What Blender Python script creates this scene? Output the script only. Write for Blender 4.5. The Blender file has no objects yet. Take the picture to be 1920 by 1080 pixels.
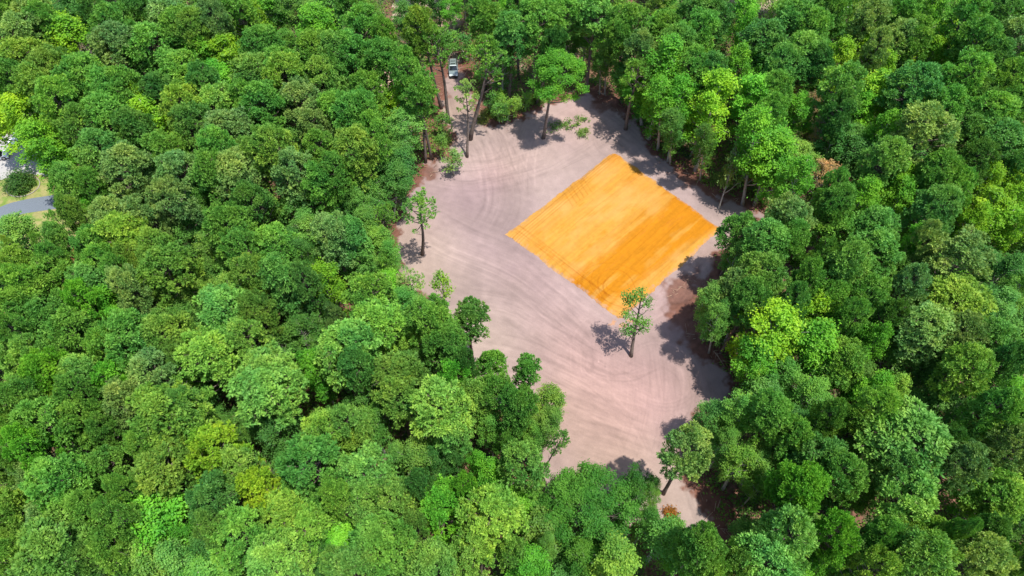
import bpy, math, random
import numpy as np
from mathutils import Vector, Matrix

# ------------------------------------------------------------------ camera, sky, sun, exposure
S = bpy.context.scene
COL = S.collection
PITCH = math.radians(56.0)      # downward tilt of the drone camera
FPX = 1300.0                    # focal length in pixels of the 1920 px frame
CH = 95.0                       # flying height in metres
cam = bpy.data.cameras.new('camera'); camo = bpy.data.objects.new('camera', cam); COL.objects.link(camo)
camo.location = (0, 0, CH); camo.rotation_euler = (math.pi/2-PITCH, 0, 0)
cam.sensor_width = 36; cam.lens = 36*FPX/1920; cam.clip_end = 3000
S.camera = camo
SUN_EL, SUN_AZ = math.radians(74), math.radians(126)      # azimuth clockwise from +Y
sd = Vector((math.cos(SUN_EL)*math.sin(SUN_AZ), math.cos(SUN_EL)*math.cos(SUN_AZ), math.sin(SUN_EL)))
sun = bpy.data.lights.new('sun', 'SUN'); sun.energy = 3.9; sun.angle = math.radians(0.9); sun.color = (1, .96, .89)
suno = bpy.data.objects.new('sun', sun); COL.objects.link(suno); suno.rotation_euler = sd.to_track_quat('Z', 'Y').to_euler()
W = bpy.data.worlds.new('World'); S.world = W; W.use_nodes = True
nt = W.node_tree; bg = nt.nodes['Background']; sk = nt.nodes.new('ShaderNodeTexSky'); sk.sky_type = 'NISHITA'
sk.sun_disc = False; sk.sun_elevation = SUN_EL; sk.sun_rotation = SUN_AZ
nt.links.new(sk.outputs[0], bg.inputs[0]); bg.inputs[1].default_value = 0.15
S.view_settings.view_transform = 'Standard'; S.view_settings.look = 'None'
S.view_settings.exposure = 0.86; S.view_settings.gamma = 1
S.cycles.max_bounces = 4; S.cycles.diffuse_bounces = 3; S.cycles.transmission_bounces = 3

rng = np.random.default_rng(7); random.seed(7)
def P(u, v, z=0.0):
    """world point at height z seen at photo pixel (u, v)"""
    x, y = (u-960)/FPX, (540-v)/FPX
    d = np.array([x, y*math.sin(PITCH)+math.cos(PITCH), y*math.cos(PITCH)-math.sin(PITCH)])
    return np.array([0, 0, CH]) + d*((z-CH)/d[2])
def proj(p):
    x, y, z = p[0], p[1], p[2]-CH
    dep = y*math.cos(PITCH)-z*math.sin(PITCH); up = y*math.sin(PITCH)+z*math.cos(PITCH)
    return 960+FPX*x/dep, 540-FPX*up/dep, dep

# ------------------------------------------------------------------ helpers
def mesh_np(name, V, F, mat=None, tint=None, smooth=False):
    """V (n,3), F (m,k) with constant k"""
    me = bpy.data.meshes.new(name); V = np.asarray(V, np.float32); F = np.asarray(F, np.int32); m, k = F.shape
    me.vertices.add(len(V)); me.vertices.foreach_set('co', V.ravel())
    me.loops.add(m*k); me.loops.foreach_set('vertex_index', F.ravel())
    me.polygons.add(m); me.polygons.foreach_set('loop_start', np.arange(0, m*k, k, dtype=np.int32))
    me.update(calc_edges=True); me.polygons.foreach_set('use_smooth', np.full(m, smooth))
    if tint is not None:
        a = me.attributes.new('tint', 'FLOAT', 'FACE'); a.data.foreach_set('value', np.asarray(tint, np.float32))
    if mat: me.materials.append(mat)
    return me
def add(name, me, parent=None, loc=(0, 0, 0), **props):
    o = bpy.data.objects.new(name, me); COL.objects.link(o); o.location = loc
    if parent: o.parent = parent
    for k, v in props.items(): o[k] = v
    return o
class MB:
    """collects tubes, boxes and prisms into one mesh"""
    def __init__(s): s.v = []; s.f = []
    def tube(s, pts, rad, n=7, cap=True):
        pts = [Vector(p) for p in pts]; b = len(s.v)
        for i, p in enumerate(pts):
            t = (pts[min(i+1, len(pts)-1)]-pts[max(i-1, 0)]).normalized()
            a = t.cross(Vector((.31, .95, .03))).normalized(); c = t.cross(a)
            for k in range(n):
                w = 2*math.pi*k/n; s.v.append(p+(a*math.cos(w)+c*math.sin(w))*rad[i])
        for i in range(len(pts)-1):
            for k in range(n):
                k2 = (k+1) % n; s.f.append((b+i*n+k, b+i*n+k2, b+(i+1)*n+k2, b+(i+1)*n+k))
        if cap: s.f.append(tuple(b+k for k in range(n))[::-1]); s.f.append(tuple(b+(len(pts)-1)*n+k for k in range(n)))
    def hexa(s, c):     # 8 corners: bottom ring then top ring
        b = len(s.v); s.v += [Vector(p) for p in c]
        s.f += [(b+3, b+2, b+1, b), (b+4, b+5, b+6, b+7)]+[(b+i, b+(i+1) % 4, b+4+(i+1) % 4, b+4+i) for i in range(4)]
    def box(s, x0, x1, y0, y1, z0, z1):
        s.hexa([(x0, y0, z0), (x1, y0, z0), (x1, y1, z0), (x0, y1, z0), (x0, y0, z1), (x1, y0, z1), (x1, y1, z1), (x0, y1, z1)])
    def prism(s, prof, halfw, taper=None):
        """profile in (y,z), extruded along x to +-halfw (a number or one per point)"""
        n = len(prof); b = len(s.v); hw = halfw if hasattr(halfw, '__len__') else [halfw]*n
        s.v += [Vector((-hw[i], y, z)) for i, (y, z) in enumerate(prof)]+[Vector((hw[i], y, z)) for i, (y, z) in enumerate(prof)]
        s.f.append(tuple(b+i for i in range(n))); s.f.append(tuple(b+n+i for i in range(n))[::-1])
        s.f += [(b+(i+1) % n, b+i, b+n+i, b+n+(i+1) % n) for i in range(n)]
    def mesh(s, name, mat, smooth=False, bevel=0):
        me = bpy.data.meshes.new(name); me.from_pydata([tuple(v) for v in s.v], [], s.f); me.update()
        me.materials.append(mat)
        if smooth: me.polygons.foreach_set('use_smooth', [True]*len(me.polygons))
        return me

# ------------------------------------------------------------------ materials
def newmat(name):
    m = bpy.data.materials.new(name); m.use_nodes = True; m.node_tree.nodes.clear()
    o = m.node_tree.nodes.new('ShaderNodeOutputMaterial'); return m, m.node_tree, o
def N(t, kind, **kw):
    n = t.nodes.new(kind)
    for k, v in kw.items():
        if k in n.inputs.keys(): n.inputs[k].default_value = v
        else: setattr(n, k, v)
    return n
def L(t, a, b): t.links.new(a, b)
def mixc(t, fac, a, b, blend='MIX'):
    n = t.nodes.new('ShaderNodeMix'); n.data_type = 'RGBA'; n.blend_type = blend
    for s, v in ((n.inputs[0], fac), (n.inputs[6], a), (n.inputs[7], b)):
        if isinstance(v, (int, float)): s.default_value = v
        elif isinstance(v, tuple): s.default_value = v if len(v) == 4 else (*v, 1)
        else: L(t, v, s)
    return n.outputs[2]
def maprange(t, src, a, b, c, d):
    n = N(t, 'ShaderNodeMapRange'); L(t, src, n.inputs[0])
    for i, v in enumerate((a, b, c, d)): n.inputs[i+1].default_value = v
    return n.outputs[0]
def leaf_mat(name, trans=.28, rough=.5, spec=.12):
    """leaf colour = the object's own colour, varied from clump to clump and leaf to leaf"""
    m, t, out = newmat(name)
    oi = N(t, 'ShaderNodeObjectInfo'); at = N(t, 'ShaderNodeAttribute', attribute_name='tint')
    geo = N(t, 'ShaderNodeNewGeometry'); no = N(t, 'ShaderNodeTexNoise', Scale=.55, Detail=2.0); L(t, geo.outputs['Position'], no.inputs['Vector'])
    c1 = mixc(t, 1.0, oi.outputs['Color'], mixc(t, at.outputs['Fac'], (.62, .74, .72), (1.42, 1.22, 1.15)), 'MULTIPLY')
    c2 = mixc(t, 1.0, c1, mixc(t, maprange(t, no.outputs[0], .35, .65, 0, 1), (.84, .92, .86), (1.2, 1.08, 1.05)), 'MULTIPLY')
    nb = N(t, 'ShaderNodeTexNoise', Scale=.16, Detail=3.0); L(t, geo.outputs['Position'], nb.inputs['Vector'])
    c2 = mixc(t, 1.0, c2, mixc(t, maprange(t, nb.outputs[0], .36, .64, 0, 1), (.78, .90, 1.0), (1.26, 1.10, .95)), 'MULTIPLY')
    d = N(t, 'ShaderNodeBsdfPrincipled', Roughness=rough); d.inputs['Specular IOR Level'].default_value = spec
    tr = N(t, 'ShaderNodeBsdfTranslucent'); L(t, c2, d.inputs['Base Color']); L(t, mixc(t, 1.0, c2, (1.25, 1.2, .55), 'MULTIPLY'), tr.inputs[0])
    mx = N(t, 'ShaderNodeMixShader'); mx.inputs[0].default_value = trans
    L(t, d.outputs[0], mx.inputs[1]); L(t, tr.outputs[0], mx.inputs[2]); L(t, mx.outputs[0], out.inputs[0]); return m
def bark_mat(name, a, b, sc=3.0):
    m, t, out = newmat(name); geo = N(t, 'ShaderNodeTexCoord'); mp = N(t, 'ShaderNodeMapping'); mp.inputs['Scale'].default_value = (4, 4, .8)
    L(t, geo.outputs['Object'], mp.inputs[0]); no = N(t, 'ShaderNodeTexNoise', Scale=sc, Detail=5.0); L(t, mp.outputs[0], no.inputs['Vector'])
    d = N(t, 'ShaderNodeBsdfPrincipled', Roughness=.9); L(t, mixc(t, maprange(t, no.outputs[0], .35, .65, 0, 1), a, b), d.inputs['Base Color'])
    bp = N(t, 'ShaderNodeBump', Strength=.6, Distance=.05); L(t, no.outputs[0], bp.inputs['Height']); L(t, bp.outputs[0], d.inputs['Normal'])
    L(t, d.outputs[0], out.inputs[0]); return m
def plain(name, col, rough=.5, metal=0.0, spec=.5, coat=0.0, var=.06):
    m, t, out = newmat(name); geo = N(t, 'ShaderNodeTexCoord'); no = N(t, 'ShaderNodeTexNoise', Scale=2.5, Detail=4.0); L(t, geo.outputs['Object'], no.inputs['Vector'])
    d = N(t, 'ShaderNodeBsdfPrincipled', Roughness=rough, Metallic=metal); d.inputs['Specular IOR Level'].default_value = spec; d.inputs['Coat Weight'].default_value = coat
    L(t, mixc(t, no.outputs[0], tuple(c*(1-var) for c in col), tuple(min(1, c*(1+var)) for c in col)), d.inputs['Base Color'])
    L(t, d.outputs[0], out.inputs[0]); return m
M_NEEDLE = leaf_mat('pine_needles', .34, .55, .14)
M_LEAF = leaf_mat('broad_leaves', .42, .45, .18)
M_BARK = bark_mat('pine_bark', (.075, .055, .045), (.20, .155, .13))
M_PALE = bark_mat('grey_bark', (.22, .20, .17), (.42, .39, .34))
M_WOOD = bark_mat('dead_wood', (.20, .11, .07), (.42, .30, .21))

# ------------------------------------------------------------------ numpy noise
def vnoise(x, y, seed=0):
    xi = np.floor(x).astype(np.int64); yi = np.floor(y).astype(np.int64); fx = x-xi; fy = y-yi
    def h(a, b):
        n = (a*374761393+b*668265263+seed*974711) & 0xffffffff; n = ((n ^ (n >> 13))*1274126177) & 0xffffffff
        return ((n ^ (n >> 16)) & 0xffff)/65535.0
    fx = fx*fx*(3-2*fx); fy = fy*fy*(3-2*fy)
    return (h(xi, yi)*(1-fx)+h(xi+1, yi)*fx)*(1-fy)+(h(xi, yi+1)*(1-fx)+h(xi+1, yi+1)*fx)*fy
def fbm(x, y, seed=0, o=4):
    s = 0; a = .5
    for i in range(o): s = s+a*vnoise(x*2**i, y*2**i, seed+i*17); a *= .5
    return s/(1-.5**o)
def sdf(poly, x, y):
    """signed distance, positive inside"""
    x = np.asarray(x, float); y = np.asarray(y, float); ins = np.zeros(x.shape, bool); d = np.full(x.shape, 1e9)
    n = len(poly)
    for i in range(n):
        x0, y0 = poly[i]; x1, y1 = poly[(i+1) % n]; dx, dy = x1-x0, y1-y0
        t = np.clip(((x-x0)*dx+(y-y0)*dy)/(dx*dx+dy*dy), 0, 1); d = np.minimum(d, np.hypot(x-x0-t*dx, y-y0-t*dy))
        c = ((y0 > y) != (y1 > y)); xx = x0+(y-y0)*dx/(dy if dy else 1e-9); ins ^= c & (x < xx)
    return np.where(ins, d, -d)

# ------------------------------------------------------------------ outlines on the ground (photo pixels -> metres)
def W2(pts): return [tuple(P(u, v)[:2]) for u, v in pts]
CLEAR = W2([(838, 92), (830, 140), (830, 200), (842, 250), (846, 296), (800, 306), (776, 345), (752, 385), (738, 450), (752, 515), (792, 560), (832, 598),
            (862, 650), (880, 700), (915, 760), (965, 810), (1010, 860), (1020, 930), (1075, 990), (1170, 985), (1235, 975), (1270, 1010), (1300, 1060), (1345, 1070),
            (1338, 1000), (1320, 950), (1292, 895), (1288, 830), (1318, 775), (1372, 742), (1375, 715), (1350, 690), (1318, 668), (1304, 640), (1302, 560), (1330, 530), (1352, 480), (1392, 425), (1432, 408),
            (1400, 385), (1352, 372), (1300, 338), (1252, 312), (1215, 272), (1186, 222), (1150, 190), (1100, 178), (1040, 188), (985, 212), (946, 238), (918, 232), (892, 190), (872, 140), (862, 92)])
YARD = W2([(730, -10), (740, 34), (790, 36), (850, 22), (860, -10)])
TANS = W2([(672, 120), (700, 190), (740, 200), (820, 215), (838, 150), (780, 130)])
LAWN = W2([(-200, 240), (-20, 262), (60, 262), (110, 330), (190, 352), (215, 395), (190, 450), (60, 470), (-200, 560)])
DRIVE = W2([(-220, 250), (45, 250), (112, 318), (150, 338), (40, 326), (0, 340), (-220, 430)])
ROADC = [P(u, v) for u, v in ((-220, 520), (-90, 452), (0, 402), (40, 389), (80, 382), (130, 376), (200, 374), (290, 378))]

# ------------------------------------------------------------------ ground
def ground_mat():
    m, t, out = newmat('forest_floor'); g = N(t, 'ShaderNodeNewGeometry')
    n1 = N(t, 'ShaderNodeTexNoise', Scale=.09, Detail=5.0); n2 = N(t, 'ShaderNodeTexNoise', Scale=1.6, Detail=6.0); n3 = N(t, 'ShaderNodeTexNoise', Scale=.35, Detail=4.0)
    for n in (n1, n2, n3): L(t, g.outputs['Position'], n.inputs['Vector'])
    c = mixc(t, maprange(t, n2.outputs[0], .35, .65, 0, 1), (.085, .035, .022), (.20, .10, .065))
    c = mixc(t, maprange(t, n3.outputs[0], .48, .62, 0, 1), c, (.035, .06, .018)); c = mixc(t, maprange(t, n1.outputs[0], .56, .66, 0, .7), c, (.33, .24, .19))
    d = N(t, 'ShaderNodeBsdfPrincipled', Roughness=.95); L(t, c, d.inputs['Base Color'])
    b = N(t, 'ShaderNodeBump', Strength=.5, Distance=.15); L(t, n2.outputs[0], b.inputs['Height']); L(t, b.outputs[0], d.inputs['Normal']); L(t, d.outputs[0], out.inputs[0]); return m
def vcol_mat(name, bump=.35, sc=6.0, amp=.12, spec=.2):
    """soil whose colour is laid down per vertex (dirt, clay, wheel ruts), with fine grain on top"""
    m, t, out = newmat(name); a = N(t, 'ShaderNodeAttribute', attribute_name='soil'); g = N(t, 'ShaderNodeNewGeometry')
    n1 = N(t, 'ShaderNodeTexNoise', Scale=sc, Detail=6.0); n2 = N(t, 'ShaderNodeTexNoise', Scale=.8, Detail=6.0)
    for n in (n1, n2): L(t, g.outputs['Position'], n.inputs['Vector'])
    c = mixc(t, 1.0, a.outputs['Color'], mixc(t, n1.outputs[0], (1-amp,)*3, (1+amp,)*3), 'MULTIPLY'); c = mixc(t, 1.0, c, mixc(t, n2.outputs[0], (1-amp,)*3, (1+amp,)*3), 'MULTIPLY')
    d = N(t, 'ShaderNodeBsdfPrincipled', Roughness=.93); d.inputs['Specular IOR Level'].default_value = spec; L(t, c, d.inputs['Base Color'])
    b = N(t, 'ShaderNodeBump', Strength=bump, Distance=.08); L(t, n1.outputs[0], b.inputs['Height']); L(t, b.outputs[0], d.inputs['Normal']); L(t, d.outputs[0], out.inputs[0]); return m
def grid_sheet(name, x0, x1, y0, y1, st, keep, colour, height, mat, **props):
    xs = np.arange(x0, x1, st); ys = np.arange(y0, y1, st); X, Y = np.meshgrid(xs, ys); k = keep(X, Y)
    C = colour(X, Y); Z = height(X, Y); idx = -np.ones(X.shape, np.int64); nx = len(xs)
    fk = k[:-1, :-1] & k[1:, :-1] & k[:-1, 1:] & k[1:, 1:]; j, i = np.nonzero(fk)
    F = np.stack([j*nx+i, j*nx+i+1, (j+1)*nx+i+1, (j+1)*nx+i], 1); u, inv = np.unique(F, return_inverse=True); F = inv.reshape(-1, 4)
    V = np.stack([X.ravel()[u], Y.ravel()[u], Z.ravel()[u]], 1); me = mesh_np(name, V, F, mat, smooth=True)
    a = me.attributes.new('soil', 'FLOAT_COLOR', 'POINT'); cc = np.ones((len(u), 4), np.float32); cc[:, :3] = np.clip(C.reshape(-1, 3)[u], 0, 1); a.data.foreach_set('color', cc.ravel())
    return add(name, me, **props)
g = MB(); g.v = [Vector(p) for p in ((-1500, -1200, 0), (1500, -1200, 0), (1500, 2500, 0), (-1500, 2500, 0))]; g.f = [(0, 1, 2, 3)]
add('ground', g.mesh('ground', ground_mat()), kind='structure')

cx = [p[0] for p in CLEAR]; cy = [p[1] for p in CLEAR]
GX0, GX1, GY0, GY1, GS = min(cx)-5, max(cx)+5, min(cy)-5, max(cy)+5, .15
NX, NY = len(np.arange(GX0, GX1, GS)), len(np.arange(GY0, GY1, GS))
TR = np.zeros((NY, NX)); TH = np.zeros((NY, NX))          # tone and depth of wheel and blade marks
def catmull(pts, st=.12):
    pts = np.array(pts, float)[:, :2]; pts = np.vstack([2*pts[0]-pts[1], pts, 2*pts[-1]-pts[-2]]); out = []
    for i in range(1, len(pts)-2):
        p0, p1, p2, p3 = pts[i-1:i+3]; n = max(2, int(np.hypot(*(p2-p1))/st)); t = np.linspace(0, 1, n, endpoint=False)[:, None]
        out.append(.5*((2*p1)+(-p0+p2)*t+(2*p0-5*p1+4*p2-p3)*t*t+(-p0+3*p1-3*p2+p3)*t**3))
    return np.vstack(out)
def stroke(px, tone, w=.22, depth=.03, jit=0.0, off=0.0):
    q = catmull([P(u+random.gauss(0, jit), v+random.gauss(0, jit)) for u, v in px]); tn = np.gradient(q, axis=0); tn /= np.hypot(tn[:, 0], tn[:, 1])[:, None]+1e-9
    q = q+np.stack([-tn[:, 1], tn[:, 0]], 1)*off; s = np.linspace(0, 1, len(q)); env = np.clip(np.minimum(s, 1-s)*7, 0, 1)*(.45+.9*fbm(s*len(q)*.03, s*0+random.random()*50, 3, 2))
    r = int(math.ceil(w*2/GS)); gi = (q[:, 0]-GX0)/GS; gj = (q[:, 1]-GY0)/GS
    for a in range(-r, r+1):
        for b in range(-r, r+1):
            I = np.round(gi).astype(int)+a; J = np.round(gj).astype(int)+b; dd = np.hypot(I-gi, J-gj)*GS
            k = np.exp(-(dd/w)**2)*env*.12/w*.35; ok = (I >= 0) & (J >= 0) & (I < NX) & (J < NY)
            np.add.at(TR, (J[ok], I[ok]), tone*k[ok]); np.add.at(TH, (J[ok], I[ok]), -depth*k[ok])
FAM = [ # (guide line in photo pixels, sideways spread in metres, how many)
 ([(770, 430), (850, 470), (960, 520), (1060, 600), (1120, 660)], 7, 26), ([(860, 560), (960, 580), (1060, 640), (1130, 690)], 6, 22),
 ([(880, 640), (980, 660), (1080, 710), (1190, 760)], 5, 22), ([(1040, 740), (1130, 770), (1220, 800)], 5, 20), ([(1060, 820), (1150, 840), (1250, 880)], 4, 12),
 ([(860, 150), (885, 230), (930, 290), (975, 360)], 3, 14), ([(900, 240), (920, 300), (930, 380), (900, 440)], 6, 14), ([(985, 220), (960, 290), (955, 370)], 4, 10),
 ([(1210, 640), (1215, 720), (1205, 800), (1190, 860)], 3, 12), ([(1230, 650), (1290, 690), (1300, 760), (1270, 820)], 3, 12), ([(1030, 560), (1090, 640), (1100, 700), (1180, 720), (1250, 690)], 2, 8),
 ([(945, 470), (1010, 530), (1090, 590), (1150, 625)], 1.6, 8), ([(1165, 620), (1240, 590), (1300, 520), (1350, 460)], 2.5, 10), ([(1100, 200), (1160, 240), (1230, 310), (1330, 380)], 2.5, 12),
 ([(1020, 330), (1090, 290), (1150, 262), (1210, 300), (1290, 350)], 1.4, 8), ([(800, 330), (870, 340), (950, 330), (1040, 300)], 5, 14), ([(1280, 860), (1290, 930), (1320, 1010)], 1.2, 6),
 ([(1050, 230), (1100, 210), (1150, 230)], 3, 8), ([(1000, 680), (1090, 720), (1180, 800), (1220, 870)], 4, 12)]
for guide, spread, cnt in FAM:
    for k in range(int(cnt*1.6)):
        a, b = sorted((random.random()*.45, .5+random.random()*.5)); q = guide[int(a*(len(guide)-1)):max(int(a*(len(guide)-1))+2, int(math.ceil(b*(len(guide)-1)))+1)]
        o = random.gauss(0, spread*.6); tn = random.choice((-1, -1, 1))*random.uniform(.35, 1)
        stroke(q, tn, random.choice((.10, .13, .18, .32)), .018, 3, o)
        if random.random() < .35: stroke(q, tn, .16, .018, 3, o+1.7)
for (u, v, r0) in ((1170, 262, 5.5), (1150, 650, 6), (1240, 700, 8), (905, 270, 5)):      # turning circles
    c = P(u, v)
    for k in range(7):
        r = r0*random.uniform(.5, 1.1); a0 = random.random()*6.3; sp = random.uniform(1.5, 4.5)
        pts = [proj((c[0]+r*math.cos(a0+sp*i/8), c[1]+r*math.sin(a0+sp*i/8), 0))[:2] for i in range(9)]; stroke(pts, random.choice((-1, -.8, .8)), .14, .012)
def srgb(r, g, b): return np.array([((c/255+.055)/1.055)**2.4 if c > 10 else c/3294 for c in (r, g, b)])
SAND_BLOBS = [ # px, py, radius m, albedo factor colour, strength
 (900, 380, 11, (.74, .70, .76), .8), (960, 300, 7, (1.08, 1.02, 1.0), .6), (1100, 215, 9, (1.1, 1.04, .98), .8), (1060, 250, 6, (.85, .82, .86), .5), (760, 430, 5, (1.08, 1.06, .98), .8),
 (800, 510, 8, (1.04, 1.04, .96), .8), (1000, 520, 9, (.86, .80, .82), .7), (900, 640, 6, (1.08, 1.12, 1.0), .7), (1060, 640, 9, (.92, .84, .84), .6), (1100, 680, 8, (1.06, .97, .96), .7),
 (1180, 780, 9, (1.04, .94, .92), .9), (1250, 720, 8, (1.03, .94, .94), .8), (1040, 780, 7, (1.08, 1.02, .92), .7), (1150, 880, 7, (1.02, .98, .88), .8), (1290, 950, 6, (1.0, 1.02, .98), .8),
 (1330, 490, 5, (.86, .76, .70), .7), (1250, 560, 6, (.95, .88, .90), .6), (1250, 290, 5, (.95, .92, .92), .5), (1290, 600, 4, (.8, .66, .64), .8), (850, 200, 6, (1.0, .93, .82), .8), (848, 110, 7, (.95, .86, .74), .8), (930, 330, 4, (1.15, 1.08, 1.1), .7)]
def clear_col(X, Y):
    d = sdf(CLEAR, X, Y); base = np.array([.268, .200, .184]); n = fbm(X*.11, Y*.11, 5)[..., None]; C = base*(.74+.52*n)*(1+(fbm(X*.07+9, Y*.07, 55)-.5)[..., None]*np.array([.10, .16, .02]))
    for u, v, r, f, s in SAND_BLOBS:
        c = P(u, v); w = (np.exp(-((X-c[0])**2+(Y-c[1])**2)/(r*r))*s)[..., None]; C = C*(1-w+w*np.array(f))
    n2 = fbm(X*.5+3, Y*.5, 9)[..., None]; C = C*(.93+.14*n2)*(1+.16*(fbm(X*.9, Y*.9, 51)[..., None]-.5))
    C = C*np.clip(1+np.clip(TR, -1.6, 1.6)*.12, .6, 1.4)[..., None]
    for (u0, v0), (u1, v1), rr in (((800, 440), (1000, 500), 16), ((960, 640), (1130, 720), 15), ((1080, 800), (1220, 850), 12), ((880, 230), (950, 370), 13), ((1120, 190), (1280, 310), 12), ((1230, 640), (1270, 800), 9)):
        a, b = P(u0, v0)[:2], P(u1, v1)[:2]; c = (a+b)/2; t = (b-a)/np.hypot(*(b-a)); s_ = (X-c[0])*t[0]+(Y-c[1])*t[1]; q_ = -(X-c[0])*t[1]+(Y-c[1])*t[0]; q_ = q_+.8*np.sin(s_*.12)
        w = np.exp(-((X-c[0])**2+(Y-c[1])**2)/(rr*rr)); C = C*(1+(w*((fbm(s_*.10, q_*5.5, int(u0), 3)-.5)*.18+(fbm(s_*.25, q_*.9, int(v0), 3)-.5)*.08))[..., None])
    dn = d+(fbm(X*.45, Y*.45, 21)-.5)*4.2+(fbm(X*1.7, Y*1.7, 22)-.5)*1.6
    straw = np.array([.125, .056, .038])*(.6+.9*fbm(X*1.3, Y*1.3, 31)[..., None]); w = np.clip((dn-.1)/.9, 0, 1)[..., None]
    C = straw*(1-w)+C*w
    for u, v, r in ((1300, 560, 6.2), (1285, 600, 3.5), (1325, 625, 5), (1140, 190, 4.2), (1355, 505, 2.5), (925, 205, 4), (800, 325, 2.6), (1290, 335, 2.4), (1310, 640, 3), (1165, 175, 3)):
        c = P(u, v); q = np.hypot(X-c[0], Y-c[1])/r+(fbm(X*.8, Y*.8, 41)-.5)*1.1; w = np.clip((1-q)*2, 0, .85)[..., None]; C = C*(1-w)+straw*w
    for (u, v), r in (((1150, 607), .7), ((1168, 610), .6), ((1180, 603), .5)):   # clay spilled off the pad
        c = P(u, v); q = np.hypot(X-c[0], (Y-c[1])*1.3)/r+(fbm(X*2.6, Y*2.6, 44)-.5)*3.4; w = np.clip((.8-q)*1.0, 0, .45)[..., None]; C = C*(1-w)+np.array([.45, .19, .03])*w
    return C
def clear_h(X, Y):
    d = sdf(CLEAR, X, Y); h = .03+.10*(fbm(X*.2, Y*.2, 61)-.5)+.05*(fbm(X*.9, Y*.9, 62)-.5)+np.clip(TH, -.12, .12)
    for u, v, r, a in ((1302, 575, 3.0, .9), (1330, 560, 2.4, .7), (1345, 505, 2.2, .6), (1150, 186, 2.5, .5), (1322, 640, 2.4, .5)):   # pushed-up banks of soil and roots
        c = P(u, v); h = h+a*np.exp(-((X-c[0])**2+(Y-c[1])**2)/(r*r))*(.6+.9*fbm(X*1.2, Y*1.2, 71))
    return np.maximum(h+.06, .006)*np.clip((d+4.4)/1.5, 0, 1)+.004
M_SOIL = vcol_mat('graded_sand')
add_clear = grid_sheet('sand_clearing', GX0, GX1, GY0, GY1, GS, lambda X, Y: sdf(CLEAR, X, Y) > -4, clear_col, clear_h, M_SOIL, kind='structure')

def patch(name, poly, base, mat, seed, z, st=.45, amp=.4, rag=2.5, alt=None):
    xs = [p[0] for p in poly]; ys = [p[1] for p in poly]
    def colour(X, Y):
        n = fbm(X*.35, Y*.35, seed)[..., None]; n2 = fbm(X*1.4, Y*1.4, seed+3)[..., None]; C = np.array(base)*(1-amp/2+amp*n)
        if alt is not None: w = np.clip((n2-.42)*5, 0, 1); C = C*(1-w)+np.array(alt)*w
        return C
    return grid_sheet(name, min(xs), max(xs), min(ys), max(ys), st, lambda X, Y: sdf(poly, X, Y)+(fbm(X*.3, Y*.3, seed)-.5)*rag > 0, colour, lambda X, Y: z+0*X, mat, kind='structure')
M_PATCH = vcol_mat('yard_soil', .5, 3.0, .2)
patch('sandy_yard', YARD, (.36, .27, .21), M_PATCH, 81, .012, .5, .5, 4)
patch('sandy_path', TANS, (.40, .28, .20), M_PATCH, 83, .012, .4, .5, 4)
patch('sandy_verge', W2([(1300, -60), (1310, 20), (1420, 20), (1560, 30), (1640, 20), (1660, -60)]), (.36, .28, .21), M_PATCH, 85, .012, .6, .5, 4)
patch('lawn', LAWN, (.24, .22, .085), M_PATCH, 87, .010, .3, .3, 1.5, (.13, .19, .035))
patch('driveway', DRIVE, (.33, .315, .30), vcol_mat('old_concrete', .3, 5, .12), 89, .022, .3, .25, .3)
def ribbon(name, cl, w, z, mat, **pr):
    q = catmull(cl, .8); t = np.gradient(q, axis=0); t /= np.hypot(t[:, 0], t[:, 1])[:, None]; nrm = np.stack([-t[:, 1], t[:, 0]], 1); n = len(q)
    V = np.zeros((n*4, 3)); V[0::4, :2] = q+nrm*w; V[1::4, :2] = q+nrm*w; V[2::4, :2] = q-nrm*w; V[3::4, :2] = q-nrm*w; V[1::4, 2] = z; V[2::4, 2] = z; F = []
    for i in range(n-1):
        for k in range(3): F.append((i*4+k, i*4+k+1, (i+1)*4+k+1, (i+1)*4+k))
    return add(name, mesh_np(name, V, F, mat), **pr)
ribbon('asphalt_road', ROADC, 1.75, .035, plain('asphalt', (.115, .135, .16), .85, var=.12), kind='structure')

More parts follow.
